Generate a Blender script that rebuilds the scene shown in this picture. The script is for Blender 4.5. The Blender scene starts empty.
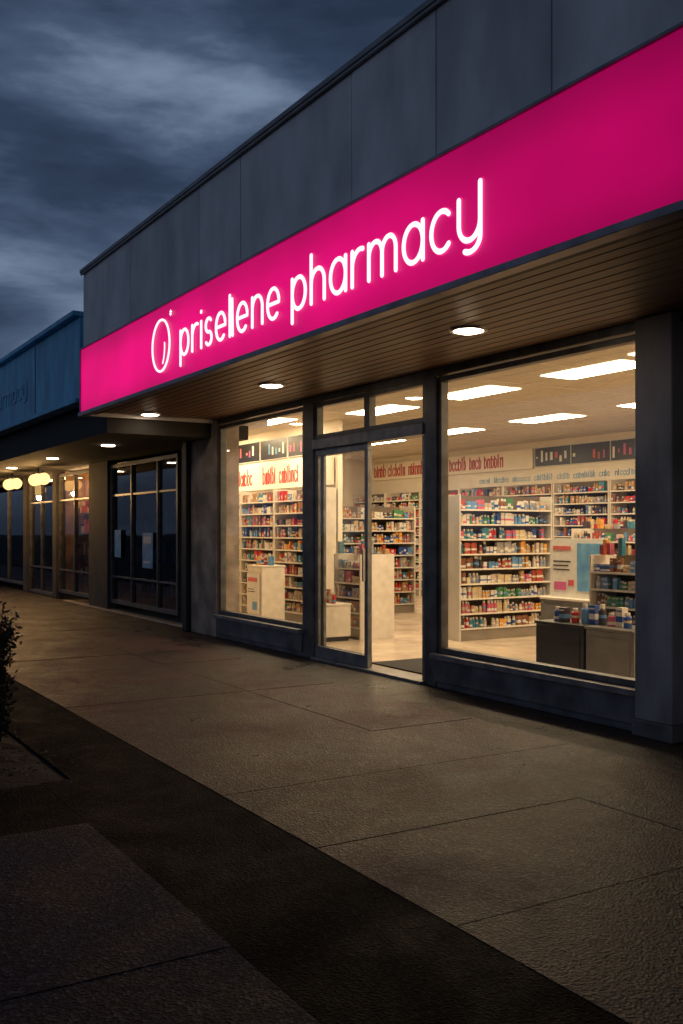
import bpy, math, random
from mathutils import Vector
random.seed(7)
S=bpy.context.scene
COL=S.collection
R=math.radians

# ------------------------------------------------------------ materials
def newmat(name):
    m=bpy.data.materials.new(name); m.use_nodes=True
    nt=m.node_tree; nt.nodes.clear()
    out=nt.nodes.new('ShaderNodeOutputMaterial')
    return m,nt,out
def N(nt,t,**kw):
    n=nt.nodes.new(t)
    for k,v in kw.items(): setattr(n,k,v)
    return n
def c4(c): return (c[0],c[1],c[2],1)
def surf(name,c1,c2=None,scale=5,rough=.6,metal=0,bump=0.0,bscale=40,stretch=(1,1,1),rvar=.1,detail=6,bdist=.01):
    m,nt,out=newmat(name)
    b=N(nt,'ShaderNodeBsdfPrincipled'); nt.links.new(b.outputs[0],out.inputs[0])
    b.inputs['Metallic'].default_value=metal
    tc=N(nt,'ShaderNodeTexCoord'); mp=N(nt,'ShaderNodeMapping'); mp.inputs['Scale'].default_value=stretch
    nt.links.new(tc.outputs['Object'],mp.inputs[0])
    no=N(nt,'ShaderNodeTexNoise'); no.inputs['Scale'].default_value=scale; no.inputs['Detail'].default_value=detail
    nt.links.new(mp.outputs[0],no.inputs['Vector'])
    if c2 is None: c2=tuple(x*.8 for x in c1)
    rp=N(nt,'ShaderNodeValToRGB'); rp.color_ramp.elements[0].position=.33; rp.color_ramp.elements[1].position=.67
    rp.color_ramp.elements[0].color=c4(c2); rp.color_ramp.elements[1].color=c4(c1)
    nt.links.new(no.outputs[0],rp.inputs[0]); nt.links.new(rp.outputs[0],b.inputs['Base Color'])
    mr=N(nt,'ShaderNodeMapRange'); mr.inputs[3].default_value=max(0.02,rough-rvar); mr.inputs[4].default_value=min(1,rough+rvar)
    nt.links.new(no.outputs[0],mr.inputs[0]); nt.links.new(mr.outputs[0],b.inputs['Roughness'])
    if bump>0:
        n2=N(nt,'ShaderNodeTexNoise'); n2.inputs['Scale'].default_value=bscale; n2.inputs['Detail'].default_value=4
        nt.links.new(mp.outputs[0],n2.inputs['Vector'])
        bp=N(nt,'ShaderNodeBump'); bp.inputs['Strength'].default_value=bump; bp.inputs['Distance'].default_value=bdist
        nt.links.new(n2.outputs[0],bp.inputs['Height']); nt.links.new(bp.outputs[0],b.inputs['Normal'])
    return m
def emit(name,c,s):
    m,nt,out=newmat(name); e=N(nt,'ShaderNodeEmission'); e.inputs[0].default_value=c4(c); e.inputs[1].default_value=s
    nt.links.new(e.outputs[0],out.inputs[0]); return m
def glass(name,tint=(.98,.98,.96),base=.05,rough=.03):
    m,nt,out=newmat(name)
    t=N(nt,'ShaderNodeBsdfTransparent'); t.inputs[0].default_value=c4(tint)
    g=N(nt,'ShaderNodeBsdfGlossy'); g.inputs['Roughness'].default_value=rough
    f=N(nt,'ShaderNodeFresnel'); f.inputs[0].default_value=1.5
    tc=N(nt,'ShaderNodeTexCoord'); no=N(nt,'ShaderNodeTexNoise'); no.inputs['Scale'].default_value=1.3; no.inputs['Detail'].default_value=1
    bp=N(nt,'ShaderNodeBump'); bp.inputs['Strength'].default_value=.12; bp.inputs['Distance'].default_value=.02
    nt.links.new(tc.outputs['Object'],no.inputs['Vector']); nt.links.new(no.outputs[0],bp.inputs['Height']); nt.links.new(bp.outputs[0],g.inputs['Normal'])
    ad=N(nt,'ShaderNodeMath',operation='ADD'); ad.inputs[1].default_value=base; nt.links.new(f.outputs[0],ad.inputs[0])
    mx=N(nt,'ShaderNodeMixShader'); nt.links.new(ad.outputs[0],mx.inputs[0]); nt.links.new(t.outputs[0],mx.inputs[1]); nt.links.new(g.outputs[0],mx.inputs[2])
    nt.links.new(mx.outputs[0],out.inputs[0]); return m
def paving(name,c1,c2,speck,rough=.6,tone=True,bump=.8,spk=75,bd=.012,spec=.3):
    m,nt,out=newmat(name); L=nt.links.new
    b=N(nt,'ShaderNodeBsdfPrincipled'); L(b.outputs[0],out.inputs[0]); b.inputs['Specular IOR Level'].default_value=spec
    tc=N(nt,'ShaderNodeTexCoord')
    big=N(nt,'ShaderNodeTexNoise'); big.inputs['Scale'].default_value=1.3; big.inputs['Detail'].default_value=11; big.inputs['Roughness'].default_value=.75; big.inputs['Distortion'].default_value=.4
    fine=N(nt,'ShaderNodeTexNoise'); fine.inputs['Scale'].default_value=30; fine.inputs['Detail'].default_value=6; fine.inputs['Roughness'].default_value=.8
    vo=N(nt,'ShaderNodeTexVoronoi'); vo.inputs['Scale'].default_value=spk
    sv=N(nt,'ShaderNodeTexVoronoi'); sv.inputs['Scale'].default_value=3.1; sv.inputs['Randomness'].default_value=1
    for n in (big,fine,vo,sv): L(tc.outputs['Object'],n.inputs['Vector'])
    rp=N(nt,'ShaderNodeValToRGB'); rp.color_ramp.elements[0].position=.42; rp.color_ramp.elements[1].position=.58
    rp.color_ramp.elements[0].color=c4(c2); rp.color_ramp.elements[1].color=c4(c1); L(big.outputs[0],rp.inputs[0])
    mf=N(nt,'ShaderNodeMapRange'); mf.inputs[1].default_value=.3; mf.inputs[2].default_value=.7; mf.inputs[3].default_value=.22; mf.inputs[4].default_value=1.65; L(fine.outputs[0],mf.inputs[0])
    gs=N(nt,'ShaderNodeMapRange'); gs.inputs[1].default_value=.05; gs.inputs[2].default_value=.08; gs.inputs[3].default_value=.4; gs.inputs[4].default_value=1; L(sv.outputs['Distance'],gs.inputs[0])
    mm=N(nt,'ShaderNodeMath',operation='MULTIPLY'); L(mf.outputs[0],mm.inputs[0]); L(gs.outputs[0],mm.inputs[1])
    m1=N(nt,'ShaderNodeVectorMath',operation='SCALE'); L(rp.outputs[0],m1.inputs[0]); L(mm.outputs[0],m1.inputs['Scale'])
    sp=N(nt,'ShaderNodeSeparateColor'); L(vo.outputs['Color'],sp.inputs[0])
    st=N(nt,'ShaderNodeMapRange'); st.inputs[1].default_value=.82; st.inputs[2].default_value=.84; L(sp.outputs[0],st.inputs[0])
    sc=N(nt,'ShaderNodeMath',operation='MULTIPLY'); sc.inputs[1].default_value=.8; L(st.outputs[0],sc.inputs[0])
    mx=N(nt,'ShaderNodeMix',data_type='RGBA'); L(sc.outputs[0],mx.inputs[0]); L(m1.outputs[0],mx.inputs[6]); mx.inputs[7].default_value=c4(speck)
    last=mx.outputs[2]
    if tone:
        at=N(nt,'ShaderNodeAttribute',attribute_name='tone')
        m2=N(nt,'ShaderNodeVectorMath',operation='MULTIPLY'); L(last,m2.inputs[0]); L(at.outputs['Color'],m2.inputs[1]); last=m2.outputs[0]
    L(last,b.inputs['Base Color'])
    rr=N(nt,'ShaderNodeMapRange'); rr.inputs[1].default_value=.35; rr.inputs[2].default_value=.65; rr.inputs[3].default_value=rough-.2; rr.inputs[4].default_value=rough+.18; L(big.outputs[0],rr.inputs[0]); L(rr.outputs[0],b.inputs['Roughness'])
    ad=N(nt,'ShaderNodeMath',operation='ADD'); L(fine.outputs[0],ad.inputs[0]); L(vo.outputs['Distance'],ad.inputs[1])
    bp=N(nt,'ShaderNodeBump'); bp.inputs['Strength'].default_value=bump; bp.inputs['Distance'].default_value=bd
    L(ad.outputs[0],bp.inputs['Height']); L(bp.outputs[0],b.inputs['Normal'])
    return m

M={}
M['slab']=paving('concrete_slab',(.068,.035,.036),(.022,.0125,.0135),(.15,.095,.09),.46,spec=.2)
M['slabg']=paving('grey_slab',(.030,.030,.041),(.013,.0135,.019),(.07,.07,.085),.65,spec=.08)
M['asph']=paving('asphalt',(.0055,.0045,.0055),(.0025,.0022,.0026),(.02,.017,.018),.75,tone=False,spec=.05)
M['apron']=paving('dark_apron',(.024,.014,.0135),(.009,.006,.006),(.055,.04,.036),.40,tone=False,spec=.3)
M['joint']=surf('joint_dirt',(.010,.007,.007))
M['ground']=paving('ground_asphalt',(.05,.05,.05),(.035,.035,.035),(.09,.09,.09),.8,tone=False)
M['soil']=surf('soil',(.018,.012,.009),(.005,.004,.003),14,.95,bump=1,bscale=30)
CL=[surf('metal_cladding_%d'%i,tuple(a*k for a in (.76,.72,.72)),tuple(a*k for a in (.46,.44,.45)),1.7,.5,.05,bump=.10,bscale=2.4,stretch=(1.5,1,.7),rvar=.14,detail=14,bdist=.01) for i,k in enumerate((1,.90,1.05))]
M['coping']=surf('coping_metal',(.28,.28,.29),(.16,.16,.17),3,.5,.3)
M['trim']=surf('sign_trim',(.30,.25,.29),(.15,.13,.15),4,.35,.4)
M['wood']=surf('soffit_planks',(.24,.13,.074),(.09,.05,.03),2.2,.42,0,bump=.2,bscale=20,stretch=(.35,9,1),rvar=.12)
M['gap']=surf('dark_void',(.012,.011,.011))
M['frame']=surf('dark_aluminium',(.12,.118,.12),(.055,.055,.058),7,.38,.3,bump=.05,bscale=10,detail=12)
M['doorframe']=surf('door_aluminium',(.26,.255,.26),(.14,.14,.145),8,.34,.4,detail=12)
M['column']=surf('column_paint',(.30,.29,.30),(.12,.118,.122),3.2,.5,.1,bump=.35,bscale=9,stretch=(1,1,.4),detail=14)
M['conc']=surf('concrete_wall',(.40,.32,.26),(.15,.12,.10),2.8,.8,0,bump=.5,bscale=18,detail=14)
M['dconc']=surf('dark_concrete',(.065,.055,.05),(.030,.027,.025),2.5,.85,0,bump=.3,bscale=25)
M['plinth']=surf('plinth_panel',(.17,.165,.17),(.065,.063,.066),4,.45,.2,bump=.25,detail=14)
M['wallin']=surf('cream_wall',(.80,.72,.60),(.72,.64,.52),2,.8)
M['ceil']=surf('ceiling_tile',(.58,.51,.42),(.50,.44,.36),12,.85)
M['floor']=surf('shop_floor',(.60,.49,.37),(.48,.38,.29),3,.22,bump=.03)
M['panel']=emit('ceiling_panel_light',(1,.77,.47),36)
M['down']=emit('downlight_lens',(1,.78,.55),26)
M['ring']=surf('downlight_ring',(.5,.48,.45),None,5,.3,.6)
M['glass']=glass('window_glass')
M['dglass']=glass('dark_glass',(.6,.62,.65),.05)
M['white']=surf('shelf_white',(.72,.65,.56),(.60,.54,.46),8,.45)
M['endpale']=surf('shelf_end_pale',(.60,.56,.50),(.48,.45,.40),3,.5)
M['shelfback']=surf('shelf_back',(.14,.10,.07),(.09,.066,.048),5,.6)
M['base']=surf('shelf_base',(.25,.21,.17),None,5,.5)
M['black']=surf('black_laminate',(.02,.02,.022),(.015,.015,.016),5,.35)
M['grey']=surf('grey_laminate',(.16,.155,.15),(.12,.115,.11),5,.3)
M['mat']=surf('door_mat',(.025,.025,.027),(.015,.015,.015),60,.95,bump=.6,bscale=200)
M['red']=surf('red_print_dark',(.50,.04,.04),(.38,.035,.03),5,.5)
M['bluep']=surf('blue_print',(.06,.22,.48),(.18,.42,.62),7,.5)
M['redp']=surf('red_print',(.60,.06,.08),(.5,.15,.12),9,.5)
M['pinkp']=surf('pink_print',(.65,.12,.30),None,9,.5)
M['paper']=surf('paper',(.7,.68,.64),(.62,.6,.56),20,.6)
M['bluefascia']=surf('blue_fascia',(.16,.60,.92),(.05,.28,.50),2.0,.5,0,stretch=(1.5,1,.5),bump=.3,bscale=4,detail=12)
M['blueletter']=surf('pale_blue_letter',(.30,.60,.82),None,5,.5)
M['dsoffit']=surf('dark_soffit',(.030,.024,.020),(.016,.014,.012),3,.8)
M['globe']=emit('globe_glass',(1,.60,.22),2.1)
M['brass']=surf('dark_bracket',(.05,.045,.04),None,5,.4,.7)
M['warmwall']=surf('warm_display',(.55,.34,.17),(.25,.14,.07),3,.7)
M['warmlamp']=emit('display_lamp',(1,.60,.26),16)
M['roof']=surf('slate_roof',(.07,.075,.085),(.04,.042,.05),20,.8)
M['brick']=surf('pale_render',(.30,.28,.27),None,4,.85)
M['bark']=surf('bark',(.04,.03,.02),(.02,.015,.01),20,.9,bump=.5)
M['leaf']=surf('leaf',(.024,.032,.015),(.010,.014,.008),3,.75)
M['leafd']=surf('dry_leaf',(.06,.034,.017),(.025,.016,.009),3,.75)
PAL=[(.78,.72,.64),(.62,.03,.03),(.03,.09,.38),(.64,.14,.22),(.78,.36,.06),(.72,.56,.32),(.05,.24,.36),(.06,.05,.065),(.14,.32,.60),(.46,.08,.05),(.80,.76,.70),(.07,.27,.12),(.28,.11,.06),(.60,.47,.36),(.52,.30,.13),(.38,.36,.36)]
PM=[surf('packaging_%d'%i,c,tuple(x*.6 for x in c),34,.34) for i,c in enumerate(PAL)]
M['letter']=emit('letter_glow',(1,.90,.95),1.3)
M['halo']=emit('painted_letter_halo',(1.0,.03,.27),.95)  # glow around the letters, painted as wider emissive pink strokes behind them
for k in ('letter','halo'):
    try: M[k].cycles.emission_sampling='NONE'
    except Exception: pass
def signmat():
    m,nt,out=newmat('backlit_pink_acrylic'); L=nt.links.new
    b=N(nt,'ShaderNodeBsdfPrincipled'); b.inputs['Base Color'].default_value=(.25,.003,.06,1); b.inputs['Roughness'].default_value=.4; b.inputs['Specular IOR Level'].default_value=.15
    b.inputs['Emission Color'].default_value=(.92,.0008,.20,1)
    tc=N(nt,'ShaderNodeTexCoord'); sx=N(nt,'ShaderNodeSeparateXYZ'); L(tc.outputs['Object'],sx.inputs[0])
    mx=N(nt,'ShaderNodeMapRange',interpolation_type='SMOOTHSTEP'); mx.inputs[1].default_value=6.4; mx.inputs[2].default_value=10.2; mx.inputs[3].default_value=.84; mx.inputs[4].default_value=.38
    L(sx.outputs['X'],mx.inputs[0])
    a=N(nt,'ShaderNodeMath',operation='SUBTRACT'); a.inputs[1].default_value=.40; L(sx.outputs['Z'],a.inputs[0])
    a2=N(nt,'ShaderNodeMath',operation='ABSOLUTE'); L(a.outputs[0],a2.inputs[0])
    mz=N(nt,'ShaderNodeMapRange',interpolation_type='SMOOTHSTEP'); mz.inputs[1].default_value=.12; mz.inputs[2].default_value=.46; mz.inputs[3].default_value=1.0; mz.inputs[4].default_value=.66; L(a2.outputs[0],mz.inputs[0])
    no=N(nt,'ShaderNodeTexNoise'); no.inputs['Scale'].default_value=.9; no.inputs['Detail'].default_value=2; L(tc.outputs['Object'],no.inputs['Vector'])
    mn=N(nt,'ShaderNodeMapRange'); mn.inputs[1].default_value=.3; mn.inputs[2].default_value=.7; mn.inputs[3].default_value=.82; mn.inputs[4].default_value=1.12; L(no.outputs[0],mn.inputs[0])
    p=N(nt,'ShaderNodeMath',operation='MULTIPLY'); L(mx.outputs[0],p.inputs[0]); L(mz.outputs[0],p.inputs[1])
    p2=N(nt,'ShaderNodeMath',operation='MULTIPLY'); L(p.outputs[0],p2.inputs[0]); L(mn.outputs[0],p2.inputs[1])
    L(p2.outputs[0],b.inputs['Emission Strength']); L(b.outputs[0],out.inputs[0]); return m
M['sign']=signmat()

# ------------------------------------------------------------ mesh builder
class MB:
    def __init__(s): s.v=[];s.f=[];s.m=[];s.t=[]
    def box(s,x0,x1,y0,y1,z0,z1,m=0,tone=1):
        if x0>x1:x0,x1=x1,x0
        if y0>y1:y0,y1=y1,y0
        k=len(s.v)
        s.v+=[(x0,y0,z0),(x1,y0,z0),(x1,y1,z0),(x0,y1,z0),(x0,y0,z1),(x1,y0,z1),(x1,y1,z1),(x0,y1,z1)]
        for q in ((0,3,2,1),(4,5,6,7),(0,1,5,4),(1,2,6,5),(2,3,7,6),(3,0,4,7)):
            s.f.append(tuple(k+i for i in q)); s.m.append(m); s.t.append(tone)
        return s
    def poly(s,pts,m=0,tone=1):
        k=len(s.v); s.v+=[tuple(p) for p in pts]; s.f.append(tuple(range(k,k+len(pts)))); s.m.append(m); s.t.append(tone); return s
    def cyl(s,cx,cy,z0,z1,r0,r1=None,n=10,m=0):
        r1=r0 if r1 is None else r1
        k=len(s.v)
        for z,r in ((z0,r0),(z1,r1)):
            for i in range(n):
                a=2*math.pi*i/n; s.v.append((cx+r*math.cos(a),cy+r*math.sin(a),z))
        for i in range(n):
            j=(i+1)%n; s.f.append((k+i,k+j,k+n+j,k+n+i)); s.m.append(m); s.t.append(1)
        s.f.append(tuple(k+i for i in reversed(range(n)))); s.m.append(m); s.t.append(1)
        s.f.append(tuple(k+n+i for i in range(n))); s.m.append(m); s.t.append(1)
        return s
    def sphere(s,c,r,m=0,nu=14,nv=9):
        k=len(s.v)
        for j in range(nv+1):
            ph=math.pi*j/nv
            for i in range(nu):
                a=2*math.pi*i/nu; s.v.append((c[0]+r*math.sin(ph)*math.cos(a),c[1]+r*math.sin(ph)*math.sin(a),c[2]+r*math.cos(ph)))
        for j in range(nv):
            for i in range(nu):
                i2=(i+1)%nu; s.f.append((k+j*nu+i,k+(j+1)*nu+i,k+(j+1)*nu+i2,k+j*nu+i2)); s.m.append(m); s.t.append(1)
        return s
    def tube2d(s,pts,y,r,ry,m=0,n=8):
        P=[Vector(p) for p in pts]
        rings=[]
        T=[]
        for i in range(len(P)):
            a=P[max(i-1,0)]; b=P[min(i+1,len(P)-1)]; d=(b-a); 
            T.append(d.normalized() if d.length>1e-9 else Vector((1,0)))
        closed=(P[0]-P[-1]).length<1e-5
        if closed:
            t=(P[1]-P[-2]).normalized(); T[0]=T[-1]=t
        else:
            for ph in (80,55,28): rings.append((P[0]-T[0]*r*math.sin(R(ph)),T[0],math.cos(R(ph))))
        for p,t in zip(P,T): rings.append((p,t,1.0))
        if not closed:
            for ph in (28,55,80): rings.append((P[-1]+T[-1]*r*math.sin(R(ph)),T[-1],math.cos(R(ph))))
        k=len(s.v)
        for p,t,f in rings:
            nx,nz=-t[1],t[0]
            for i in range(n):
                a=2*math.pi*i/n; c=math.cos(a)*r*f; q=math.sin(a)*ry*f
                s.v.append((p[0]+nx*c,y+q,p[1]+nz*c))
        for j in range(len(rings)-1):
            for i in range(n):
                i2=(i+1)%n; s.f.append((k+j*n+i,k+j*n+i2,k+(j+1)*n+i2,k+(j+1)*n+i)); s.m.append(m); s.t.append(1)
        if not closed:
            s.f.append(tuple(k+i for i in reversed(range(n)))); s.m.append(m); s.t.append(1)
            e=k+(len(rings)-1)*n; s.f.append(tuple(e+i for i in range(n))); s.m.append(m); s.t.append(1)
        return s
    def mesh(s,name,mats,o=(0,0,0),smooth=False,tone=False):
        me=bpy.data.meshes.new(name)
        me.from_pydata([(a-o[0],b-o[1],c-o[2]) for a,b,c in s.v],[],s.f)
        for m in mats: me.materials.append(m)
        me.polygons.foreach_set('material_index',s.m)
        if smooth: me.polygons.foreach_set('use_smooth',[True]*len(s.f))
        if tone:
            ca=me.color_attributes.new('tone','FLOAT_COLOR','CORNER')
            i=0
            for p,t in zip(me.polygons,s.t):
                for _ in p.loop_indices:
                    ca.data[i].color=(t,t*(.97 if t>1 else 1.0),t,1); i+=1
        me.update(); return me

def link(o): COL.objects.link(o); return o
def thing(name,loc,label,cat,group=None):
    o=link(bpy.data.objects.new(name,None)); o.location=loc; o.empty_display_size=.2
    o['label']=label; o['category']=cat
    if group: o['group']=group
    return o
def base_of(p):
    b=Vector((0,0,0))
    while p is not None: b=b+p.location; p=p.parent
    return b
def part(mb,name,mats,parent,bevel=0,smooth=False,label=None,tone=False):
    if not isinstance(mats,(list,tuple)): mats=[mats]
    o=bpy.data.objects.new(name,mb.mesh(name,mats,base_of(parent),smooth,tone)); link(o); o.parent=parent
    if bevel:
        md=o.modifiers.new('bevel','BEVEL'); md.width=bevel; md.segments=2; md.limit_method='ANGLE'
    if label: o['label']=label
    return o
def sub(name,parent):
    o=link(bpy.data.objects.new(name,None)); o.parent=parent; o.empty_display_size=.1; return o
def single(mb,name,mats,loc,label,cat,bevel=0,smooth=False,group=None):
    if not isinstance(mats,(list,tuple)): mats=[mats]
    o=link(bpy.data.objects.new(name,mb.mesh(name,mats,loc,smooth))); o.location=loc
    o['label']=label; o['category']=cat
    if group:o['group']=group
    if bevel:
        md=o.modifiers.new('bevel','BEVEL'); md.width=bevel; md.segments=2; md.limit_method='ANGLE'
    return o
def structure(mb,name,mats,tone=False):
    if not isinstance(mats,(list,tuple)): mats=[mats]
    o=link(bpy.data.objects.new(name,mb.mesh(name,mats,(0,0,0),False,tone))); o['kind']='structure'; return o

# ------------------------------------------------------------ stroke lettering
def arc(cx,cy,rx,ry,a0,a1,n=18):
    return [(cx+rx*math.cos(R(a0+(a1-a0)*i/n)),cy+ry*math.sin(R(a0+(a1-a0)*i/n))) for i in range(n+1)]
def glyph(ch):
    W=.84
    if ch=='p': return W,[[(0,1),(0,-.38)],arc(.42,.5,.42,.5,0,360,28)]
    if ch=='r': return .5,[[(0,0),(0,1)],arc(.42,.52,.42,.48,180,72,12)]
    if ch=='i': return 0,[[(0,0),(0,1)],[(0,1.36),(0,1.39)]]
    if ch=='l': return 0,[[(0,0),(0,1.42)]]
    if ch=='L': return .24,[[(0,0),(0,1.46)],[(.24,0),(.20,1.30)]]
    if ch=='s': return .62,[arc(.32,.74,.27,.26,40,270,14)+arc(.32,.25,.28,.25,90,-145,14)[1:]]
    if ch=='e': return W,[[(0.02,.5),(.84,.5)]+arc(.42,.5,.42,.5,0,312,24)[1:]]
    if ch=='n': return .78,[[(0,0),(0,1)],arc(.39,.58,.39,.42,180,0,16)+[(.78,0)]]
    if ch=='h': return .78,[[(0,0),(0,1.48)],arc(.39,.58,.39,.42,180,0,16)+[(.78,0)]]
    if ch=='a': return W,[arc(.42,.5,.42,.5,0,360,28),[(.84,1),(.84,0)]]
    if ch=='m': return 1.3,[[(0,0),(0,1)],arc(.325,.62,.325,.38,180,0,14)+[(.65,0)],arc(.975,.62,.325,.38,180,0,14)+[(1.3,0)]]
    if ch=='c': return .74,[arc(.42,.5,.42,.5,48,312,22)]
    if ch=='y': return .8,[[(0,1.06),(0,.42)]+arc(.4,.42,.4,.42,180,360,16)[1:],[(.8,1.30),(.8,.05)]+arc(.42,.05,.38,.34,0,-120,14)[1:]]
    return .5,[]
def word(mb,txt,x0,x1,z0,xh,y,r,ry,gap=.36,m=0):
    tot=sum(glyph(c)[0] for c in txt)+gap*(len(txt)-1)
    sx=(x1-x0)/tot; cur=0
    for c in txt:
        w,st=glyph(c)
        for p in st: mb.tube2d([(x0+(cur+u)*sx,z0+v*xh) for u,v in p],y,r,ry,m)
        cur+=w+gap
# ------------------------------------------------------------ ground
mb=MB(); mb.poly([(-300,-300,-.03),(300,-300,-.03),(300,300,-.03),(-300,300,-.03)])
structure(mb,'ground',M['ground'])
mb=MB(); mb.box(-46,5,1.70,5.9,-.028,-.014)
mb.box(-5.95,5,-4,1.70,-.028,-.014)
structure(mb,'pavement_bed',M['joint'])
mb=MB(); g=.003
xs=[-2.98-1.07*i for i in range(-7,40)]
def tn(a=.2): return 1+random.uniform(-a,a)
for i in range(len(xs)-1):
    x1,x0=xs[i],xs[i+1]
    mb.box(x0+g,x1-g,2.30+g,4.0-g,-.016,0+random.uniform(-.0025,.0025),0,tn())
    mb.box(x0+g,x1-g,4.0+g,4.95-g,-.016,0+random.uniform(-.0025,.0025),0,tn())
structure(mb,'pavement',M['slab'],True)
mb=MB()
for i in range(4):
    x1=-5.0+1.75*(i+1); x0=x1-1.75
    for (a,b) in ((-2.2,-.35),(-.35,1.5)):
        mb.box(x0+g,x1-g,a+g,b-g,-.016,0+random.uniform(-.002,.002),0,tn(.07))
structure(mb,'pavement_grey_slabs',M['slabg'],True)
mb=MB(); mb.box(-46,-5.95,1.68,2.3-g,-.016,-.004); mb.box(-5.95,5,1.5+g,2.3-g,-.016,-.004); mb.box(-5.92,-5.0-g,-2.2,1.5,-.016,-.004)
structure(mb,'asphalt_path',M['asph'])
mb=MB()
x=-46
while x<5:
    mb.box(x+g,x+2.14-g,4.95+g,5.9,-.016,-.003); x+=2.14
structure(mb,'pavement_apron',M['apron'])
mb=MB(); nx,ny=60,20; bx0,bx1,by0,by1=-15,-5.95,-1.4,1.68
def sh(u,v):
    e=min(u,1-u,v,1-v); return -.02+min(1,e*12)*(.035+.03*math.sin(u*37+v*9)*math.cos(v*21+u*5)+random.uniform(-.015,.03))
G=[[(bx0+(bx1-bx0)*i/nx,by0+(by1-by0)*j/ny,sh(i/nx,j/ny)) for j in range(ny+1)] for i in range(nx+1)]
for i in range(nx):
    for j in range(ny): mb.poly([G[i][j],G[i+1][j],G[i+1][j+1],G[i][j+1]])
structure(mb,'planting_soil',M['soil'])
def shrub(loc,h,rad,label,seed,dens=60):
    rnd=random.Random(seed)
    T=thing('shrub',loc,label,'shrub','shrubs in the planting bed')
    st=MB(); lf=MB()
    tips=[]
    for k in range(28):
        a=rnd.uniform(0,6.28); ln=rnd.uniform(.3,1)*h; sp=rnd.uniform(.15,1)*rad
        prev=(loc[0]+.04*math.cos(a),loc[1]+.04*math.sin(a),loc[2]-.03)
        for j in range(1,7):
            t=j/6; q=(loc[0]+math.cos(a)*sp*t**.45+rnd.uniform(-.03,.03),loc[1]+math.sin(a)*sp*t**.45+rnd.uniform(-.03,.03),loc[2]+ln*t)
            r0=.014*(1-t)+.004
            d=Vector(q)-Vector(prev); u=d.orthogonal().normalized(); w=d.cross(u).normalized()
            k0=len(st.v)
            for P,rr in ((prev,r0*1.2),(q,r0)):
                for i in range(5):
                    an=2*math.pi*i/5; v=Vector(P)+u*rr*math.cos(an)+w*rr*math.sin(an); st.v.append(tuple(v))
            for i in range(5):
                i2=(i+1)%5; st.f.append((k0+i,k0+i2,k0+5+i2,k0+5+i)); st.m.append(0); st.t.append(1)
            prev=q
            tips.append((q,.08+.03*t))
    for (q,r) in tips:
        for _ in range(dens):
            d=Vector((rnd.gauss(0,1),rnd.gauss(0,1),rnd.gauss(0,1))).normalized()*r*rnd.uniform(.2,1.15)
            c=Vector(q)+d; s=rnd.uniform(.014,.028)
            if c[2]<.04: continue
            a=Vector((rnd.gauss(0,1),rnd.gauss(0,1),rnd.gauss(0,.6))).normalized(); b=a.orthogonal().normalized(); b=(b+a.cross(b)*rnd.uniform(-1,1)).normalized()
            lf.poly([c-a*s,c-b*s*.5,c+a*s,c+b*s*.5],0 if rnd.random()<.85 else 1)
    part(st,'stem',M['bark'],T); part(lf,'foliage',[M['leaf'],M['leafd']],T)
shrub((-7.43,1.38,0),1.02,.26,'dark leafy shrub in a soil bed beside the path',3,75)
shrub((-8.3,1.2,0),1.05,.34,'dark leafy shrub in a soil bed beside the path',5,40)
shrub((-7.7,.6,0),1.2,.40,'dark leafy shrub in a soil bed beside the path',8,40)
shrub((-6.95,1.27,0),.45,.22,'dark low shrub in a soil bed beside the path',11,55)
mb=MB()
for _ in range(700):
    x=random.uniform(-9,-5.8); y=random.uniform(.6,1.80)
    if (x>-6.0 or y>1.66) and random.random()<.7: continue
    a=random.uniform(0,6.28); s=random.uniform(.010,.026); z=.03+random.uniform(0,.03) if (y<1.66 and x<-6) else .003
    dx,dy=math.cos(a)*s,math.sin(a)*s
    mb.poly([(x-dx,y-dy,z),(x+dy*.5,y-dx*.5,z+.008),(x+dx,y+dy,z+.003),(x-dy*.5,y+dx*.5,z+.010)],random.choice((0,1,1)))
o=single(mb,'leaf_litter',[M['leaf'],M['leafd']],(-7.5,1.1,0),'dry fallen leaves scattered on the soil bed','leaves'); o['kind']='stuff'

# ------------------------------------------------------------ pharmacy building
B=thing('pharmacy_building',(-8.5,5.7,0),'single storey grey clad pharmacy with lit shop windows and canopy','building')
mb=MB(); X0,X1=-12.82,3.0
edges=[X0]+[x for x in (-11.98,-10.97,-9.96,-8.96,-8.02,-6.13,-5.1,-4.04,-3.0,-2.0,-1.0,0,1.0,2.0)]+[X1]
for i,(a,b) in enumerate(zip(edges[:-1],edges[1:])): mb.box(a+.005,b-.005,3.78+random.uniform(0,.004),3.82,3.875,4.86,random.choice((0,0,1,2)))
part(mb,'parapet_cladding',CL,B,bevel=.004)
mb=MB(); mb.box(X0+.01,X1,3.822,3.95,3.02,4.85); mb.box(X0+.01,X1,3.95,13.7,3.42,4.7)
part(mb,'roof_block',M['gap'],B)
mb=MB(); mb.box(X0-.03,X1,3.74,4.1,4.862,4.905); mb.box(X0-.03,X1,3.75,3.775,4.835,4.862)
part(mb,'coping',M['coping'],B,bevel=.005)
mb=MB(); mb.box(X0-.025,X0+.008,3.84,6.0,3.0,4.86); mb.box(-13.66,X0-.03,5.95,6.5,3.0,4.6)
part(mb,'end_cladding',CL[0],B)
mb=MB(); y=3.84
while y<5.62:
    mb.box(X0+.03,X1,y+.006,min(y+.126,5.64),3.045,3.065,0); y+=.132
part(mb,'soffit',M['wood'],B,bevel=.005)
mb=MB(); mb.box(X0+.02,X1,3.96,5.9,3.07,3.12); part(mb,'soffit_backing',M['gap'],B)
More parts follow.
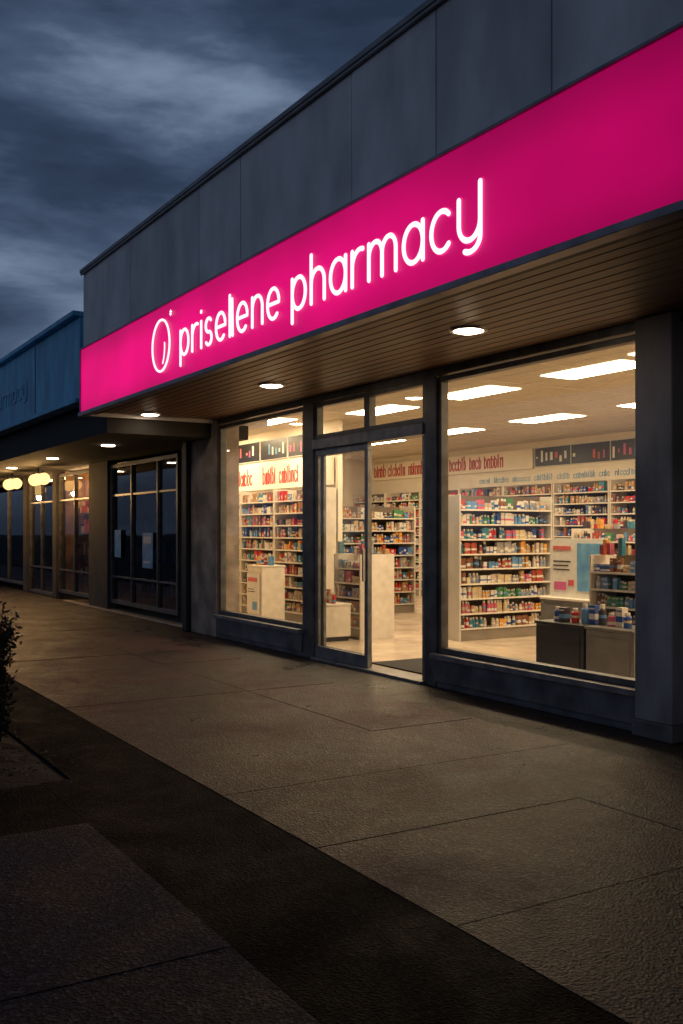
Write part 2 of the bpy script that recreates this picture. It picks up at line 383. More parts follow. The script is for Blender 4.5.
for (x,y) in ((-6.0,4.76),(-9.36,4.78),(-12.55,4.6),(-2.7,4.76),(.6,4.76)):
    D=sub('downlight',B)
    r=MB(); n=24
    P=lambda rr,a,z:(x+rr*math.cos(a),y+rr*math.sin(a),z)
    for i in range(n):
        a0,a1=2*math.pi*i/n,2*math.pi*(i+1)/n
        r.poly([P(.15,a0,3.045),P(.15,a1,3.045),P(.145,a1,3.026),P(.145,a0,3.026)])
        r.poly([P(.145,a0,3.026),P(.145,a1,3.026),P(.118,a1,3.028),P(.118,a0,3.028)])
        r.poly([P(.118,a0,3.028),P(.118,a1,3.028),P(.118,a1,3.044),P(.118,a0,3.044)])
    part(r,'ring',M['ring'],D)
    l=MB()
    for i in range(n):
        a0,a1=2*math.pi*i/n,2*math.pi*(i+1)/n
        l.poly([P(.116,a1,3.030),P(.116,a0,3.030),P(.07,a0,3.016),P(.07,a1,3.016)]); l.poly([P(.07,a1,3.016),P(.07,a0,3.016),(x,y,3.010)])
    part(l,'lens',M['down'],D)
mb=MB(); mb.box(-13.62,-12.72,5.62,5.98,0,3.04); part(mb,'pilaster',M['conc'],B,bevel=.01,label='concrete pilaster beside the shop window')
mb=MB(); mb.box(-13.80,-13.63,5.55,5.75,0,3.0); part(mb,'end_post',M['gap'],B,bevel=.01)
C=sub('column',B)
mb=MB(); mb.box(-5.08,-4.74,5.57,5.9,.12,3.04); part(mb,'shaft',M['column'],C,bevel=.010)
mb=MB(); mb.box(-5.095,-4.725,5.555,5.91,0,.12); part(mb,'base',M['plinth'],C,bevel=.006)
mb=MB(); mb.box(-4.735,X1,5.80,5.95,0,3.04); part(mb,'side_wall',M['dconc'],B)
mb=MB(); mb.box(-21,-4.6,5.76,13.6,-.013,.02); part(mb,'shop_floor',M['floor'],B)
mb=MB(); mb.box(-21,-4.6,5.8,13.6,3.25,3.3)
part(mb,'shop_ceiling',M['ceil'],B)
mb=MB()
x=-21.0
while x<-4.6: mb.box(x-.010,x+.010,5.85,13.4,3.246,3.25); x+=1.2
y=6.2
while y<13.4: mb.box(-21,-4.7,y-.010,y+.010,3.2465,3.2495); y+=.6
part(mb,'ceiling_grid',M['white'],B)
mb=MB()
mb.box(-21,-4.6,13.4,13.6,.02,3.25); mb.box(-21.1,-21,6.55,13.6,.02,3.25); mb.box(-4.7,-4.6,5.96,13.4,.02,3.25)
mb.box(-21,-14.85,6.56,6.62,.02,3.25); mb.box(-14.85,-14.80,6.04,6.62,.02,3.25); mb.box(-14.80,-13.60,6.04,6.08,.02,3.25)
part(mb,'shop_wall',M['wallin'],B)
mb=MB(); mb.box(-21,-13.3,7.96,8.04,.02,3.25); part(mb,'partition_wall',M['wallin'],B)
mb=MB(); mb.box(-13.6,-4.74,5.66,5.80,2.98,3.24); part(mb,'lintel',M['frame'],B)
for (x,y) in [(-7.8,7.95),(-9.9,7.95),(-12.05,7.95),(-14.3,7.2),(-16.5,7.2),(-11.6,10.75),(-14.0,10.75),(-9.3,10.75),(-7.0,10.75),(-16.4,10.75),(-18.8,10.75),(-5.6,7.95)]:
    hw=.25
    f=MB(); f.poly([(x-.6,y-hw,3.243),(x-.6,y+hw,3.243),(x+.6,y+hw,3.243),(x+.6,y-hw,3.243)]); part(f,'ceiling_light',M['panel'],B)
def window(x0,x1,name='window',z0=.33,z1=2.96,yg=5.71,par=B,t=.05,gm='glass',fm='frame',plinth=True,muls=()):
    W=sub(name,par)
    f=MB(); a,b=yg-.05,yg+.04
    f.box(x0,x1,a,b,z1-t,z1); f.box(x0,x1,a,b,z0,z0+t)
    f.box(x0,x0+t,a+.002,b-.002,z0+t,z1-t); f.box(x1-t,x1,a+.002,b-.002,z0+t,z1-t)
    for mx in muls: f.box(mx-.022,mx+.022,a+.004,b-.004,z0+t,z1-t)
    part(f,'frame',M[fm],W,bevel=.004)
    gl=MB(); gl.poly([(x0+t-.01,yg,z0+t-.01),(x1-t+.01,yg,z0+t-.01),(x1-t+.01,yg,z1-t+.01),(x0+t-.01,yg,z1-t+.01)]); part(gl,'glass',M[gm],W)
    if plinth:
        s=MB(); s.box(x0-.02,x1+.02,yg-.14,yg+.06,z0-.055,z0-.003); part(s,'sill',M['doorframe'],W,bevel=.006)
        s=MB(); s.box(x0,x1,yg-.09,yg+.05,.06,z0-.057); s.box(x0,x1,yg-.06,yg+.05,-.002,.058); part(s,'plinth',M['plinth'],W,bevel=.005)
    return W
window(-12.70,-10.24)
window(-7.60,-5.10)
mb=MB(); mb.box(-10.235,-9.99,5.64,5.78,0,2.975); part(mb,'mullion_post',M['frame'],B,bevel=.006)
mb=MB(); mb.box(-7.80,-7.605,5.64,5.78,0,2.975); part(mb,'mullion_post',M['frame'],B,bevel=.006)
window(-9.985,-8.875,'transom_window',2.55,2.97,plinth=False)
window(-8.87,-7.805,'transom_window',2.55,2.97,plinth=False)
mb=MB(); mb.box(-9.985,-7.805,5.62,5.80,2.43,2.545); part(mb,'door_header',M['doorframe'],B,bevel=.006)
def leaf(x0,x1,y,nm='sliding_door'):
    W=sub(nm,B); t=.065; z0,z1=.03,2.425
    f=MB(); f.box(x0,x1,y-.02,y+.02,z1-.07,z1); f.box(x0,x1,y-.02,y+.02,z0,z0+.13); f.box(x0,x0+t,y-.018,y+.018,z0+.13,z1-.07); f.box(x1-t,x1,y-.018,y+.018,z0+.13,z1-.07)
    part(f,'frame',M['doorframe'],W,bevel=.004)
    gl=MB(); gl.poly([(x0+t-.01,y,z0+.12),(x1-t+.01,y,z0+.12),(x1-t+.01,y,z1-.06),(x0+t-.01,y,z1-.06)]); part(gl,'glass',M['glass'],W)
    h=MB(); h.box(x1-.05,x1-.025,y-.06,y-.03,.95,1.30); h.box(x1-.045,x1-.03,y-.03,y-.018,.97,.99); h.box(x1-.045,x1-.03,y-.03,y-.018,1.26,1.28); part(h,'handle',M['ring'],W,bevel=.003)
leaf(-9.98,-8.85,5.68)
leaf(-9.96,-8.92,5.745)
mb=MB(); mb.box(-7.86,-7.805,5.66,5.76,.03,2.425); part(mb,'door_jamb',M['doorframe'],B,bevel=.004)
mb=MB(); mb.box(-9.98,-7.81,5.60,5.86,-.002,.028); part(mb,'threshold',M['doorframe'],B,bevel=.004)
mb=MB(); mb.box(-9.2,-7.95,5.92,6.9,.021,.036); single(mb,'door_mat',M['mat'],(-8.6,6.4,.02),'black entrance mat on the shop floor inside the open door','door mat',bevel=.004)

# ------------------------------------------------------------ illuminated sign
SG=thing('shop_sign',(-12.82,3.75,3.0),'long backlit magenta fascia sign with white glowing lettering','sign')
mb=MB(); mb.box(X0,X1,3.752,3.815,3.035,3.85); part(mb,'panel',M['sign'],SG)
mb=MB(); mb.box(X0-.015,X1,3.715,3.818,2.985,3.032); mb.box(X0-.015,X1,3.735,3.818,3.852,3.872); mb.box(X0-.02,X0-.002,3.735,3.83,3.032,3.852)
part(mb,'trim',M['trim'],SG,bevel=.004)
zb=3.25; xh=.25
mb=MB(); word(mb,'priseLene',-9.33,-7.19,zb,xh,3.738,.0165,.010,gap=.40); part(mb,'lettering',M['letter'],SG,smooth=True)
mb=MB(); word(mb,'pharmacy',-6.96,-4.60,zb,xh,3.738,.018,.010,gap=.36); part(mb,'lettering',M['letter'],SG,smooth=True)
mb=MB(); word(mb,'priseLene',-9.33,-7.19,zb,xh,3.751,.024,.003,gap=.40); part(mb,'painted_lettering_halo',M['halo'],SG,smooth=True)
mb=MB(); word(mb,'pharmacy',-6.96,-4.60,zb,xh,3.751,.025,.003,gap=.36); part(mb,'painted_lettering_halo',M['halo'],SG,smooth=True)
mb=MB(); mb.tube2d(arc(-9.88,3.44,.25,.27,0,360,48),3.738,.0125,.010)
mb.tube2d(arc(-9.99,3.42,.22,.26,-42,8,12),3.738,.0075,.007)
for a in (0,60,120):
    ca,sa=math.cos(R(a+20)),math.sin(R(a+20)); mb.tube2d([(-9.60-.028*ca,3.735-.028*sa),(-9.60+.028*ca,3.735+.028*sa)],3.738,.0045,.005)
part(mb,'emblem',M['letter'],SG,smooth=True)

# ------------------------------------------------------------ shelving and goods
goods=MB()
near=[]
def goods_row(org,dx,dy,length,z,hmax,inx,iny,individual=False,dens=.96):
    t=.01
    while t<length-.10:
        col=random.randrange(len(PAL)); kind=random.random()<.5
        w=random.uniform(.032,.064); h=random.uniform(.5,.98)*hmax; d=random.uniform(.05,.12)
        if individual: w=random.uniform(.048,.062)
        for _ in range(random.randint(1,4)):
            if t+w>length-.01: break
            if random.random()<dens:
                off=random.uniform(.0,.04)
                cx=org[0]+dx*(t+w/2)+inx*(off+d/2); cy=org[1]+dy*(t+w/2)+iny*(off+d/2)
                hh=h*random.uniform(.92,1.02)
                if individual: near.append((cx,cy,z,w,hh,col,kind,dx))
                else:
                    if kind:
                        r=w*.46; goods.cyl(cx,cy,z,z+hh*.78,r,n=7,m=col); goods.cyl(cx,cy,z+hh*.78,z+hh,r*.6,n=6,m=random.choice((0,10,col,4)))
                        a=random.uniform(.1,.35); goods.cyl(cx,cy,z+hh*a,z+hh*(a+.28),r*1.02,n=7,m=random.choice((0,5,10,1,13,8)))
                    else:
                        hx=abs(dx)*w*.48+abs(dy)*d/2; hy=abs(dy)*w*.48+abs(dx)*d/2
                        goods.box(cx-hx,cx+hx,cy-hy,cy+hy,z,z+hh,col)
                        m2=random.choice((0,10,5,1,2,13,15)); a=random.uniform(.1,.5); e=a+random.uniform(.12,.35)
                        fx=cx-inx*(hx+.001); fy=cy-iny*(hy+.001)
                        if abs(dx)>.5: goods.poly([(fx-hx*.9,fy,z+hh*a),(fx+hx*.9,fy,z+hh*a),(fx+hx*.9,fy,z+hh*e),(fx-hx*.9,fy,z+hh*e)],m2)
                        else: goods.poly([(fx,fy-hy*.9,z+hh*a),(fx,fy+hy*.9,z+hh*a),(fx,fy+hy*.9,z+hh*e),(fx,fy-hy*.9,z+hh*e)],m2)
            t+=w*1.03
def shelving(x0,x1,y0,y1,h,faces,n,label,individual=(),name='shelving_unit',group='shop shelving units',end='white'):
    T=thing(name,((x0+x1)/2,(y0+y1)/2,.02),label,'shelving',group)
    zf=.02; alongx=('-y' in faces or '+y' in faces)
    b=MB(); b.box(x0+.01,x1-.01,y0+.01,y1-.01,zf,zf+.14); part(b,'base',M['base'],T,bevel=.003)
    b=MB()
    if alongx:
        yc=(y0+y1)/2 if len(faces)==2 else y1-.015
        b.box(x0+.02,x1-.02,yc-.012,yc+.012,zf+.14,zf+h); part(b,'back_panel',M['shelfback'],T)
        for xe in (x0,x1-.025):
            b=MB(); b.box(xe,xe+.025,y0,y1,zf,zf+h); part(b,'end_panel',M[end],T,bevel=.003)
    else:
        xc=(x0+x1)/2 if len(faces)==2 else x0+.015
        b.box(xc-.012,xc+.012,y0+.02,y1-.02,zf+.14,zf+h); part(b,'back_panel',M['shelfback'],T)
        for ye in (y0,y1-.025):
            b=MB(); b.box(x0,x1,ye,ye+.025,zf,zf+h); part(b,'end_panel',M[end],T,bevel=.003)
    step=(h-.16)/n
    for i in range(n):
        z=zf+.15+i*step
        b=MB()
        if alongx:
            b.box(x0+.027,x1-.027,y0+.005,(y1-.03 if len(faces)==1 else y1-.005),z,z+.014)
            if '-y' in faces: b.box(x0+.027,x1-.027,y0-.006,y0+.004,z-.004,z+.018)
        else:
            b.box((x0+.03 if len(faces)==1 else x0+.005),x1-.005,y0+.027,y1-.027,z,z+.014)
            if '+x' in faces: b.box(x1-.004,x1+.006,y0+.027,y1-.027,z-.004,z+.018)
        part(b,'shelf',M['white'],T)
        hm=min(.26,step-.025)
        for f in faces:
            ind=f in individual
            if f=='-y': goods_row((x0+.03,y0),1,0,x1-x0-.06,z+.015,hm,0,1,ind)
            if f=='+x': goods_row((x1,y0+.03),0,1,y1-y0-.06,z+.015,hm,-1,0,ind)
            if f=='-x': goods_row((x0,y0+.03),0,1,y1-y0-.06,z+.015,hm,1,0,ind)
    return T
lab='white double-sided shelving unit stocked with medicine bottles and boxes'
shelving(-10.90,-10.40,8.1,9.75,1.95,['+x','-x'],9,'free-standing shelving unit with pale end panel and medicine bottles',individual=('+x',),end='endpale')
shelving(-11.9,-11.2,7.05,7.6,1.15,['-y'],5,'low white island shelving with stacked goods near the door')
shelving(-15.0,-14.5,8.5,10.3,1.9,['+x'],8,lab)
shelving(-13.3,-12.85,9.6,12.0,1.9,['+x'],8,lab)
shelving(-9.5,-8.1,10.65,11.1,1.50,['-y'],7,lab)
shelving(-8.05,-6.65,10.65,11.1,1.50,['-y'],7,lab)
shelving(-10.95,-9.55,10.65,11.1,1.50,['-y'],7,lab)
for i in range(3): shelving(-17.2+i*1.3,-17.2+i*1.3+1.28,7.5,7.94,2.15,['-y'],10,'tall white wall shelving stocked with coloured packages against a partition')
x=-20.9
while x<-6.2:
    shelving(x,x+1.4,12.95,13.38,2.36,['-y'],11,'tall white wall shelving stocked with coloured packages against the back wall'); x+=1.42
shelving(-7.50,-6.75,7.55,7.95,1.22,['-y'],6,'low white shelving rack with small bottles near the window',individual=('-y',))
random.shuffle(near)
ind=near[:285]
for q in near[285:]:
    cx,cy,z,w,h,col,kind,dx=q; goods.cyl(cx,cy,z,z+h*.78,w*.45,n=10,m=col); goods.cyl(cx,cy,z+h*.78,z+h,w*.28,n=8,m=10)
for (x0,x1,y0,y1,z,n) in ((-11.85,-11.25,7.1,7.55,1.172,14),(-7.45,-6.8,7.6,7.9,1.242,10),(-10.8,-6.8,10.7,11.0,1.522,50)):
    for _ in range(n):
        a=random.uniform(x0,x1); b_=random.uniform(y0,y1); w=random.uniform(.04,.08); h=random.uniform(.06,.18)
        goods.box(a-w/2,a+w/2,b_-w/2,b_+w/2,z,z+h,random.randrange(len(PAL)))
o=single(goods,'shelf_goods',PM,(-12,10,0),'rows of small coloured medicine packages on shop shelves','packages'); o['kind']='stuff'
cache={}
def goodmesh(kind,col,var=0):
    k=(kind,col,var)
    if k in cache: return cache[k]
    b=MB()
    lb=random.choice((10,13,0,8)) if col not in (0,10) else random.choice((1,2,3,14))
    a=(.12,.25,.34)[var]; e=a+(.22,.30,.16)[var]
    if kind:
        b.cyl(0,0,0,.72,.46,n=14,m=0); b.cyl(0,0,.72,.80,.46,.28,n=14,m=0); b.cyl(0,0,.80,1,.30,n=14,m=1)
        b.cyl(0,0,a,e,.468,n=14,m=2)
    else:
        b.box(-.46,.46,-.46,.46,0,1,0); b.box(-.465,.465,-.465,.465,a,e,2); b.box(-.40,.40,-.47,.47,.78,.86,1)
    me=b.mesh('bottle' if kind else 'box',[PM[col],PM[0] if col!=0 else PM[2],PM[lb]]); cache[k]=me; return me
for (cx,cy,z,w,h,col,kind,dx) in ind:
    o=link(bpy.data.objects.new('medicine_bottle' if kind else 'medicine_box',goodmesh(kind,col,random.randrange(3))))
    o.location=(cx,cy,z); o.scale=(w,w,h)
    o.rotation_euler=(0,0,random.uniform(-.06,.06))
    o['label']='small medicine bottle standing on a shop shelf' if kind else 'small medicine box standing on a shop shelf'
    o['category']='bottle' if kind else 'box'; o['group']='medicine packages on shelves'
def cabinet(x0,x1,y0,y1,h,m,label,top='white'):
    T=thing('display_cabinet',((x0+x1)/2,(y0+y1)/2,.02),label,'cabinet')
    b=MB(); b.box(x0+.02,x1-.02,y0+.03,y1-.02,.02,.08); part(b,'base',M['black'],T)
    b=MB(); b.box(x0,x1,y0,y1,.08,h-.03); part(b,'body',M[m],T,bevel=.006)
    b=MB(); b.box(x0-.01,x1+.01,y0-.01,y1+.01,h-.028,h); part(b,'top',M[top],T,bevel=.005)
    b=MB(); b.box(x0+.05,x1-.05,y0-.008,y0-.001,.14,h-.09); part(b,'front_panel',M[m],T,bevel=.003)
cabinet(-7.60,-6.93,6.9,7.35,.58,'black','low black display cabinet on the shop floor behind the window','black')
cabinet(-6.90,-6.30,6.9,7.35,.58,'grey','low grey display cabinet on the shop floor behind the window','grey')
cabinet(-14.15,-13.65,6.8,7.2,.95,'white','white promotional cabinet standing behind the shop window')
cabinet(-11.85,-11.25,6.52,6.93,.52,'white','low white plinth cabinet in front of island shelving')
cabinet(-8.95,-8.0,8.2,8.6,.70,'grey','grey base cabinet carrying a poster board')
for i in range(24):
    kind=i%3!=1; col=[2,7,1,8,2,7,3,0,2,4,7,1,12,9,5,1,3,10,2,4,9,14,6,8][i]
    o=link(bpy.data.objects.new('medicine_bottle' if kind else 'medicine_box',goodmesh(kind,col,i%3)))
    if i<9: o.location=(-7.45+.115*i+random.uniform(-.01,.01),7.08+random.uniform(-.05,.05),.581)
    elif i<16: o.location=(-11.80+.083*(i-9),6.70+random.uniform(-.06,.06),.521)
    else: o.location=(-14.08+.055*(i-16),6.95+random.uniform(-.08,.08),.951)
    s=.085 if i<9 else .06
    o.scale=(s,s,random.uniform(.11,.2)); o['label']='dark toiletry bottle standing on a low display cabinet' if kind else 'small carton standing on a low display cabinet'
    o['category']='bottle' if kind else 'box'; o['group']='toiletries on display cabinets'
def board(x0,x1,y,z0,z1,label,blocks,name='poster_board'):
    b=MB(); b.box(x0,x1,y-.012,y+.012,z0,z1,0)
    for (u0,u1,v0,v1,m) in blocks: b.box(x0+(x1-x0)*u0,x0+(x1-x0)*u1,y-.016-.002*(m!=4),y-.0125,z0+(z1-z0)*v0,z0+(z1-z0)*v1,m)
    single(b,name,[M['paper'],M['bluep'],M['redp'],M['pinkp'],M['black']],((x0+x1)/2,y,z0),label,'poster',bevel=.001)
board(-8.93,-8.02,8.35,.701,1.40,'white poster board with a large blue picture on a cabinet',[(.50,.95,.12,.92,1),(.06,.38,.80,.87,2),(.06,.38,.60,.62,4),(.06,.34,.53,.55,4),(.06,.36,.46,.48,4),(.08,.3,.12,.26,3),(.34,.44,.2,.3,2)])
board(-11.80,-11.30,6.505,.14,.44,'small printed offer card on a low cabinet front',[(.1,.5,.6,.85,2),(.58,.9,.6,.85,1),(.1,.9,.35,.39,4),(.1,.7,.22,.26,4)])
board(-14.10,-13.70,6.775,.2,.82,'white offer poster on the front of a cabinet',[(.1,.9,.8,.9,2),(.1,.6,.6,.62,4),(.1,.7,.54,.56,4),(.5,.9,.1,.3,1)])
def dp(): return [(0.01,.99,.03,.97,4)]+[(.05+.13*i,.05+.13*i+random.uniform(.03,.08),random.uniform(.15,.45),random.uniform(.5,.85),random.choice((0,3,1,2,0,2))) for i in range(7) if random.random()<.8]
for i in range(3): board(-17.0+i*1.05,-16.0+i*1.05,7.94,2.74,3.10,'dark picture panel mounted on the shop wall',dp(),'wall_picture')
for i in range(8):
    x=-14.75+i*1.0
    board(x,x+.99,13.38,2.74,3.12,'dark picture panel mounted on the shop wall',dp(),'wall_picture')
def marks(x0,x1,y,z0,z1,label,mi='red',dens=.9,big=1.0,th=.026):
    b=MB(); b.box(x0,x1,y-.01,y+.01,z0,z1,0)
    yb=y-.0105
    zc=(z0+z1)/2; x=x0+.05; h=(z1-z0)*.27*big
    while x<x1-.8:
        n=random.randint(4,9)
        if random.random()<dens:
            for _ in range(n):
                w=random.uniform(.06,.095)*big; k=random.random(); t=th*big; up=random.choice((1,1,1,1.4))
                if k<.3: b.box(x,x+t,yb-.006,yb,zc-h,zc+h*up,1); b.tube2d(arc(x+w*.5,zc-h*.2,w*.42,h*.7,150,-120,9),yb-.004,t*.5,.003,1,6)
                elif k<.6: b.tube2d(arc(x+w/2,zc-h*.2,w*.45,h*.75,30,330,10),yb-.004,t*.5,.003,1,6)
                elif k<.8: b.box(x,x+t,yb-.006,yb,zc-h,zc+h*.6,1); b.box(x+w-t,x+w,yb-.006,yb,zc-h,zc+h*.6,1); b.box(x+t+.002,x+w-t-.002,yb-.006,yb,zc+h*.3,zc+h*.6,1)
                else: b.box(x,x+t,yb-.006,yb,zc-h,zc+h*1.2,1); x-=w*.5
                x+=w+random.uniform(.012,.022)
        else: x+=.2
        x+=random.uniform(.08,.13)
    single(b,'header_board',[M['wallin'],M[mi]],((x0+x1)/2,y,z0),label,'header board')
marks(-17.0,-13.4,7.93,2.22,2.66,'cream header board printed with broken red marks','red',.95,1.1)
marks(-20.6,-14.8,13.36,2.72,3.12,'pale header board printed with large broken red marks','red',.97,1.2)
marks(-16.8,-6.2,13.36,2.40,2.66,'cream header board printed with small blue marks','bluep',.6,.75,.018)

# ------------------------------------------------------------ neighbouring shops
NB=thing('neighbouring_shops',(-25,5.9,0),'low row of dark shopfronts with a blue fascia and canopy','building')
E=-46
mb=MB(); mb.box(E,-13.4,3.9,4.05,3.30,4.42); part(mb,'fascia',M['bluefascia'],NB,bevel=.006)
mb=MB()
x=-15.8
while x>E: mb.box(x-.010,x+.010,3.89,3.899,3.33,4.39); x-=3.4
part(mb,'fascia_joint',M['frame'],NB)
mb=MB(); mb.box(E,-13.38,3.80,4.2,4.422,4.49); mb.box(E,-13.38,3.84,4.06,3.24,3.298); part(mb,'fascia_trim',M['bluefascia'],NB,bevel=.008)
mb=MB(); word(mb,'pharmacy',-19.2,-16.35,3.66,.20,3.893,.020,.008); part(mb,'fascia_lettering',M['blueletter'],NB,smooth=True)
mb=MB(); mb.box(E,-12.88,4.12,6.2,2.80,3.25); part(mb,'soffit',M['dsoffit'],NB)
mb=MB(); mb.box(E,-13.68,4.06,14,3.31,4.3); part(mb,'roof',M['gap'],NB)
for x in (-14.8,-18.0,-21.2,-24.4,-27.6):
    l=MB(); l.cyl(x,4.75,2.786,2.799,.10,n=20); part(l,'downlight',M['down'],NB)
mb=MB()
mb.box(-14.72,-13.81,5.9,6.0,0,2.8); mb.box(-19.3,-18.12,5.80,6.0,0,2.8); mb.box(-22.0,-21.72,5.8,6.0,0,2.8); mb.box(-24.7,-24.35,5.8,6.0,0,2.8); mb.box(E,-28.5,5.85,6.0,0,2.8)
mb.box(E,-14.86,6.48,6.54,0,2.8)
part(mb,'wall',M['dconc'],NB,bevel=.008)
mb=MB(); mb.cyl(-14.2,5.84,0,2.8,.045,n=12); part(mb,'drainpipe',M['frame'],NB)
window(-18.1,-14.73,'shop_window',.14,2.72,5.9,NB,.07,'dglass','frame',False,(-16.95,-15.65))
window(-21.7,-19.32,'shop_window',.14,2.72,5.9,NB,.07,'glass','frame',False,(-20.5,))
window(-24.33,-22.02,'shop_door',.02,2.72,5.9,NB,.07,'dglass','frame',False,(-23.2,))
window(-28.5,-24.72,'shop_window',.14,2.72,5.9,NB,.07,'dglass','frame',False,(-26.6,))
for (a,b) in ((-18.03,-14.80),(-21.63,-19.39),(-24.26,-22.09)):
    mb=MB(); mb.box(a,b,5.865,5.885,2.12,2.16); mb.box(a,b,5.865,5.885,.62,.655); part(mb,'glazing_bar',M['frame'],NB,bevel=.003)
mb=MB(); mb.box(-21.68,-19.34,6.42,6.47,.1,2.78); mb.box(-21.71,-21.69,6.01,6.42,.1,2.78); mb.box(-19.33,-19.31,6.01,6.42,.1,2.78); part(mb,'display_lining',M['warmwall'],NB)
mb=MB(); mb.box(-21.5,-19.5,6.05,6.12,2.70,2.74); part(mb,'display_lamp',M['warmlamp'],NB)
mb=MB(); mb.box(-24.2,-22.2,6.2,6.25,2.66,2.70); part(mb,'display_lamp',M['warmlamp'],NB)
gm=MB()
for z in (.5,.95,1.4,1.85):
    gm.box(-21.6,-19.4,6.18,6.4,z,z+.02,0); xx=-21.55
    while xx<-19.5:
        w=random.uniform(.06,.14); h=random.uniform(.1,.3); gm.box(xx,xx+w*.85,6.22,6.36,z+.021,z+.02+h,random.choice((1,2,3))); xx+=w+.02
part(gm,'display_shelves',[M['frame'],PM[5],PM[9],PM[7]],NB)
gm=MB()
for z in (.35,.9,1.45):
    gm.box(-18.0,-14.95,6.2,6.42,z,z+.02,0); xx=-17.95
    while xx<-15.1:
        w=random.uniform(.08,.22); h=random.uniform(.12,.38); gm.box(xx,xx+w*.85,6.24,6.38,z+.021,z+.02+h,random.choice((1,2,3))); xx+=w+.03
part(gm,'display_shelves',[M['frame'],PM[8],PM[13],PM[7]],NB)
for (xa,xb,z0,z1,ms,lb) in ((-16.35,-15.85,.85,1.45,[M['bluep'],M['paper']],'blue notice taped to a dark shop window'),(-17.85,-17.5,1.0,1.5,[M['bluep'],M['bluep']],'blue notice taped to a dark shop window')):
    b=MB(); b.box(xa,xb,5.852,5.856,z0,z1,0); b.box(xa+.06,xb-.06,5.848,5.851,z0+(z1-z0)*.7,z1-.06,1); b.box(xa+.06,xb-.12,5.848,5.851,z0+.08,z0+.12,1)
    single(b,'window_notice',ms,((xa+xb)/2,5.85,z0),lb,'notice')
for (x,y) in ((-23.2,5.2),(-20.8,5.2),(-26.4,5.2)):
    T=thing('globe_lamp',(x,y,2.8),'warm glowing cluster of globe lamps hanging under the dark canopy','lamp','globe lamps under the canopy')
    b=MB(); b.cyl(x,y,2.70,2.8,.02); b.box(x-.34,x+.34,y-.012,y+.012,2.69,2.712)
    for dx_ in (-.34,0,.34): b.cyl(x+dx_,y,2.66,2.70,.035)
    part(b,'bracket',M['brass'],T)
    for dx_,dy_ in ((-.34,0),(0,-.02),(.34,.02)):
        b=MB(); b.sphere((x+dx_,y+dy_,2.55),.125); part(b,'globe',M['globe'],T,smooth=True)
    ld=bpy.data.lights.new('globe_light','POINT'); ld.energy=60; ld.color=(1,.56,.20); ld.shadow_soft_size=.06
    lo=link(bpy.data.objects.new('bulb',ld)); lo.parent=T; lo.location=(0,-.02,-.45)
H=thing('house',(-48,14,0),'distant pale rendered house with a slate gable roof','house')
mb=MB(); mb.box(-56,-42,10,19,0,6.6); part(mb,'wall',M['brick'],H)
mb=MB(); P=lambda x,y,z:(x,y,z)
mb.poly([P(-56.4,9.6,6.5),P(-41.6,9.6,6.5),P(-43.5,14.5,9.4),P(-54,14.5,9.4)]); mb.poly([P(-41.6,19.4,6.5),P(-56.4,19.4,6.5),P(-54,14.5,9.4),P(-43.5,14.5,9.4)])
mb.poly([P(-41.6,9.6,6.5),P(-41.6,19.4,6.5),P(-43.5,14.5,9.4)]); mb.poly([P(-56.4,19.4,6.5),P(-56.4,9.6,6.5),P(-54,14.5,9.4)]); part(mb,'roof',M['roof'],H)
mb=MB(); mb.box(-46.5,-45.7,13.5,14.3,8.5,10.2); mb.cyl(-46.3,13.9,10.2,10.5,.13); mb.cyl(-45.9,13.9,10.2,10.5,.13); part(mb,'chimney',M['brick'],H)

# ------------------------------------------------------------ world
w=bpy.data.worlds.new('World'); S.world=w; w.use_nodes=True; nt=w.node_tree; nt.nodes.clear(); L=nt.links.new
out=N(nt,'ShaderNodeOutputWorld'); bg=N(nt,'ShaderNodeBackground'); L(bg.outputs[0],out.inputs[0])
tc=N(nt,'ShaderNodeTexCoord'); mp=N(nt,'ShaderNodeMapping'); mp.inputs['Scale'].default_value=(1,1,3.6); mp.inputs['Rotation'].default_value=(.10,0,.5); mp.inputs['Location'].default_value=(2.3,4.2,1.4); L(tc.outputs['Generated'],mp.inputs[0])
n1=N(nt,'ShaderNodeTexNoise'); n1.inputs['Scale'].default_value=3.3; n1.inputs['Detail'].default_value=12; n1.inputs['Roughness'].default_value=.55; n1.inputs['Distortion'].default_value=.2; L(mp.outputs[0],n1.inputs['Vector'])
sx=N(nt,'ShaderNodeSeparateXYZ'); L(tc.outputs['Generated'],sx.inputs[0])
dt=N(nt,'ShaderNodeVectorMath',operation='DOT_PRODUCT'); L(tc.outputs['Generated'],dt.inputs[0]); dt.inputs[1].default_value=(-.945,.225,.235)
br=N(nt,'ShaderNodeMapRange',interpolation_type='SMOOTHSTEP'); br.inputs[1].default_value=.965; br.inputs[2].default_value=1.0; br.inputs[3].default_value=0; br.inputs[4].default_value=.085; L(dt.outputs['Value'],br.inputs[0])
na=N(nt,'ShaderNodeMath',operation='ADD'); L(n1.outputs[0],na.inputs[0]); L(br.outputs[0],na.inputs[1])
rp=N(nt,'ShaderNodeValToRGB'); cr=rp.color_ramp
cr.elements[0].position=.34; cr.elements[0].color=(.021,.035,.068,1); cr.elements[1].position=.72; cr.elements[1].color=(.20,.27,.39,1)
e=cr.elements.new(.46); e.color=(.034,.055,.104,1); e=cr.elements.new(.57); e.color=(.070,.106,.180,1)
L(na.outputs[0],rp.inputs[0])
gr=N(nt,'ShaderNodeMapRange',interpolation_type='SMOOTHSTEP'); gr.inputs[1].default_value=.2; gr.inputs[2].default_value=-.8; gr.inputs[3].default_value=0; gr.inputs[4].default_value=1; L(sx.outputs['Y'],gr.inputs[0])
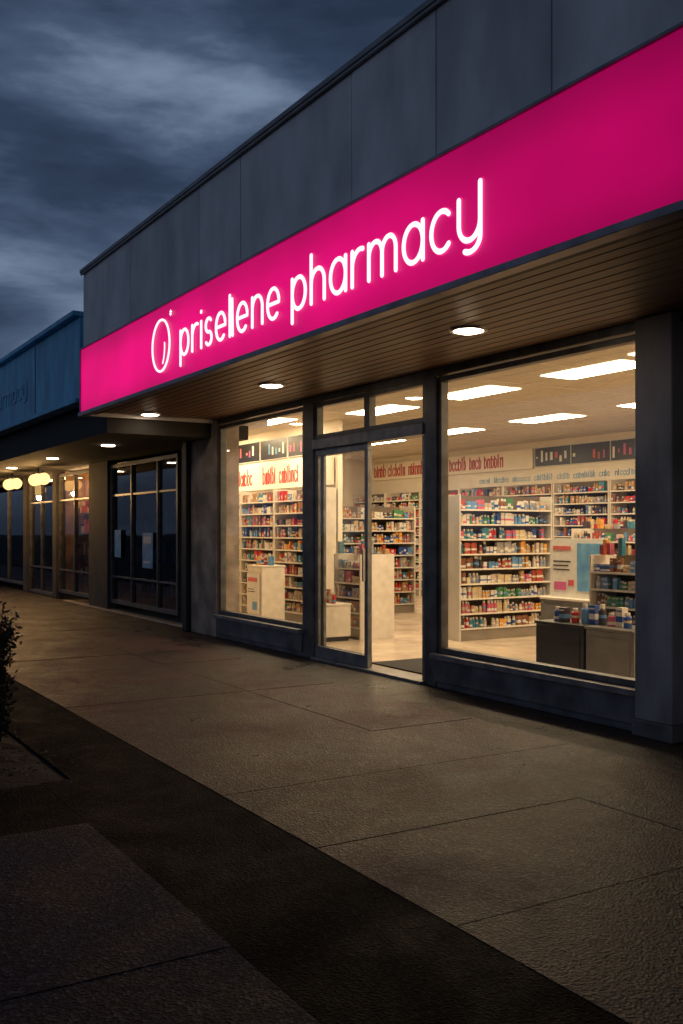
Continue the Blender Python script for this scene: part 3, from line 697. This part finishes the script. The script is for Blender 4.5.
gz=N(nt,'ShaderNodeMapRange',interpolation_type='SMOOTHSTEP'); gz.inputs[1].default_value=.55; gz.inputs[2].default_value=.05; gz.inputs[3].default_value=0; gz.inputs[4].default_value=1; L(sx.outputs['Z'],gz.inputs[0])
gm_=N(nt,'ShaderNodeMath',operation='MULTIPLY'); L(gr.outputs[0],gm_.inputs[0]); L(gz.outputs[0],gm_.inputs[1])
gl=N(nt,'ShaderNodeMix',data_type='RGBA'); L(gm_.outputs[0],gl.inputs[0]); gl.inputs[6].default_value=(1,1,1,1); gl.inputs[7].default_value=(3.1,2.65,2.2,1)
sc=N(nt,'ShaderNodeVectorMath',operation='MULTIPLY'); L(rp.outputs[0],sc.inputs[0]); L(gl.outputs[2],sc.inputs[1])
ov=N(nt,'ShaderNodeMapRange',interpolation_type='SMOOTHSTEP'); ov.inputs[1].default_value=.5; ov.inputs[2].default_value=.95; ov.inputs[3].default_value=1; ov.inputs[4].default_value=.45; L(sx.outputs['Z'],ov.inputs[0])
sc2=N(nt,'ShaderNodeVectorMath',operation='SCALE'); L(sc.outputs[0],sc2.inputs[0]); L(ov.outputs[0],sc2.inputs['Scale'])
sky=N(nt,'ShaderNodeTexSky',sky_type='NISHITA'); sky.sun_disc=False; sky.sun_elevation=R(1); sky.sun_rotation=R(200)
s2=N(nt,'ShaderNodeVectorMath',operation='SCALE'); s2.inputs['Scale'].default_value=.002; L(sky.outputs[0],s2.inputs[0])
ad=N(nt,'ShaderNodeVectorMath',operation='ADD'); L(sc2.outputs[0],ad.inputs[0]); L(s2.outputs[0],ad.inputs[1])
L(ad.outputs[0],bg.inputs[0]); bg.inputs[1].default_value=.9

# ------------------------------------------------------------ camera
cam=bpy.data.cameras.new('camera'); co=link(bpy.data.objects.new('camera',cam))
cam.sensor_fit='VERTICAL'; cam.sensor_height=36; cam.sensor_width=24; cam.lens=36*987/1024
cam.shift_y=18/1024; cam.clip_end=1000; cam.clip_start=.05
co.location=(0,0,1.5)
d=Vector((-.8563,.5165,0)); co.rotation_euler=d.to_track_quat('-Z','Y').to_euler()
S.camera=co
S.view_settings.view_transform='Standard'; S.view_settings.look='None'; S.view_settings.exposure=0
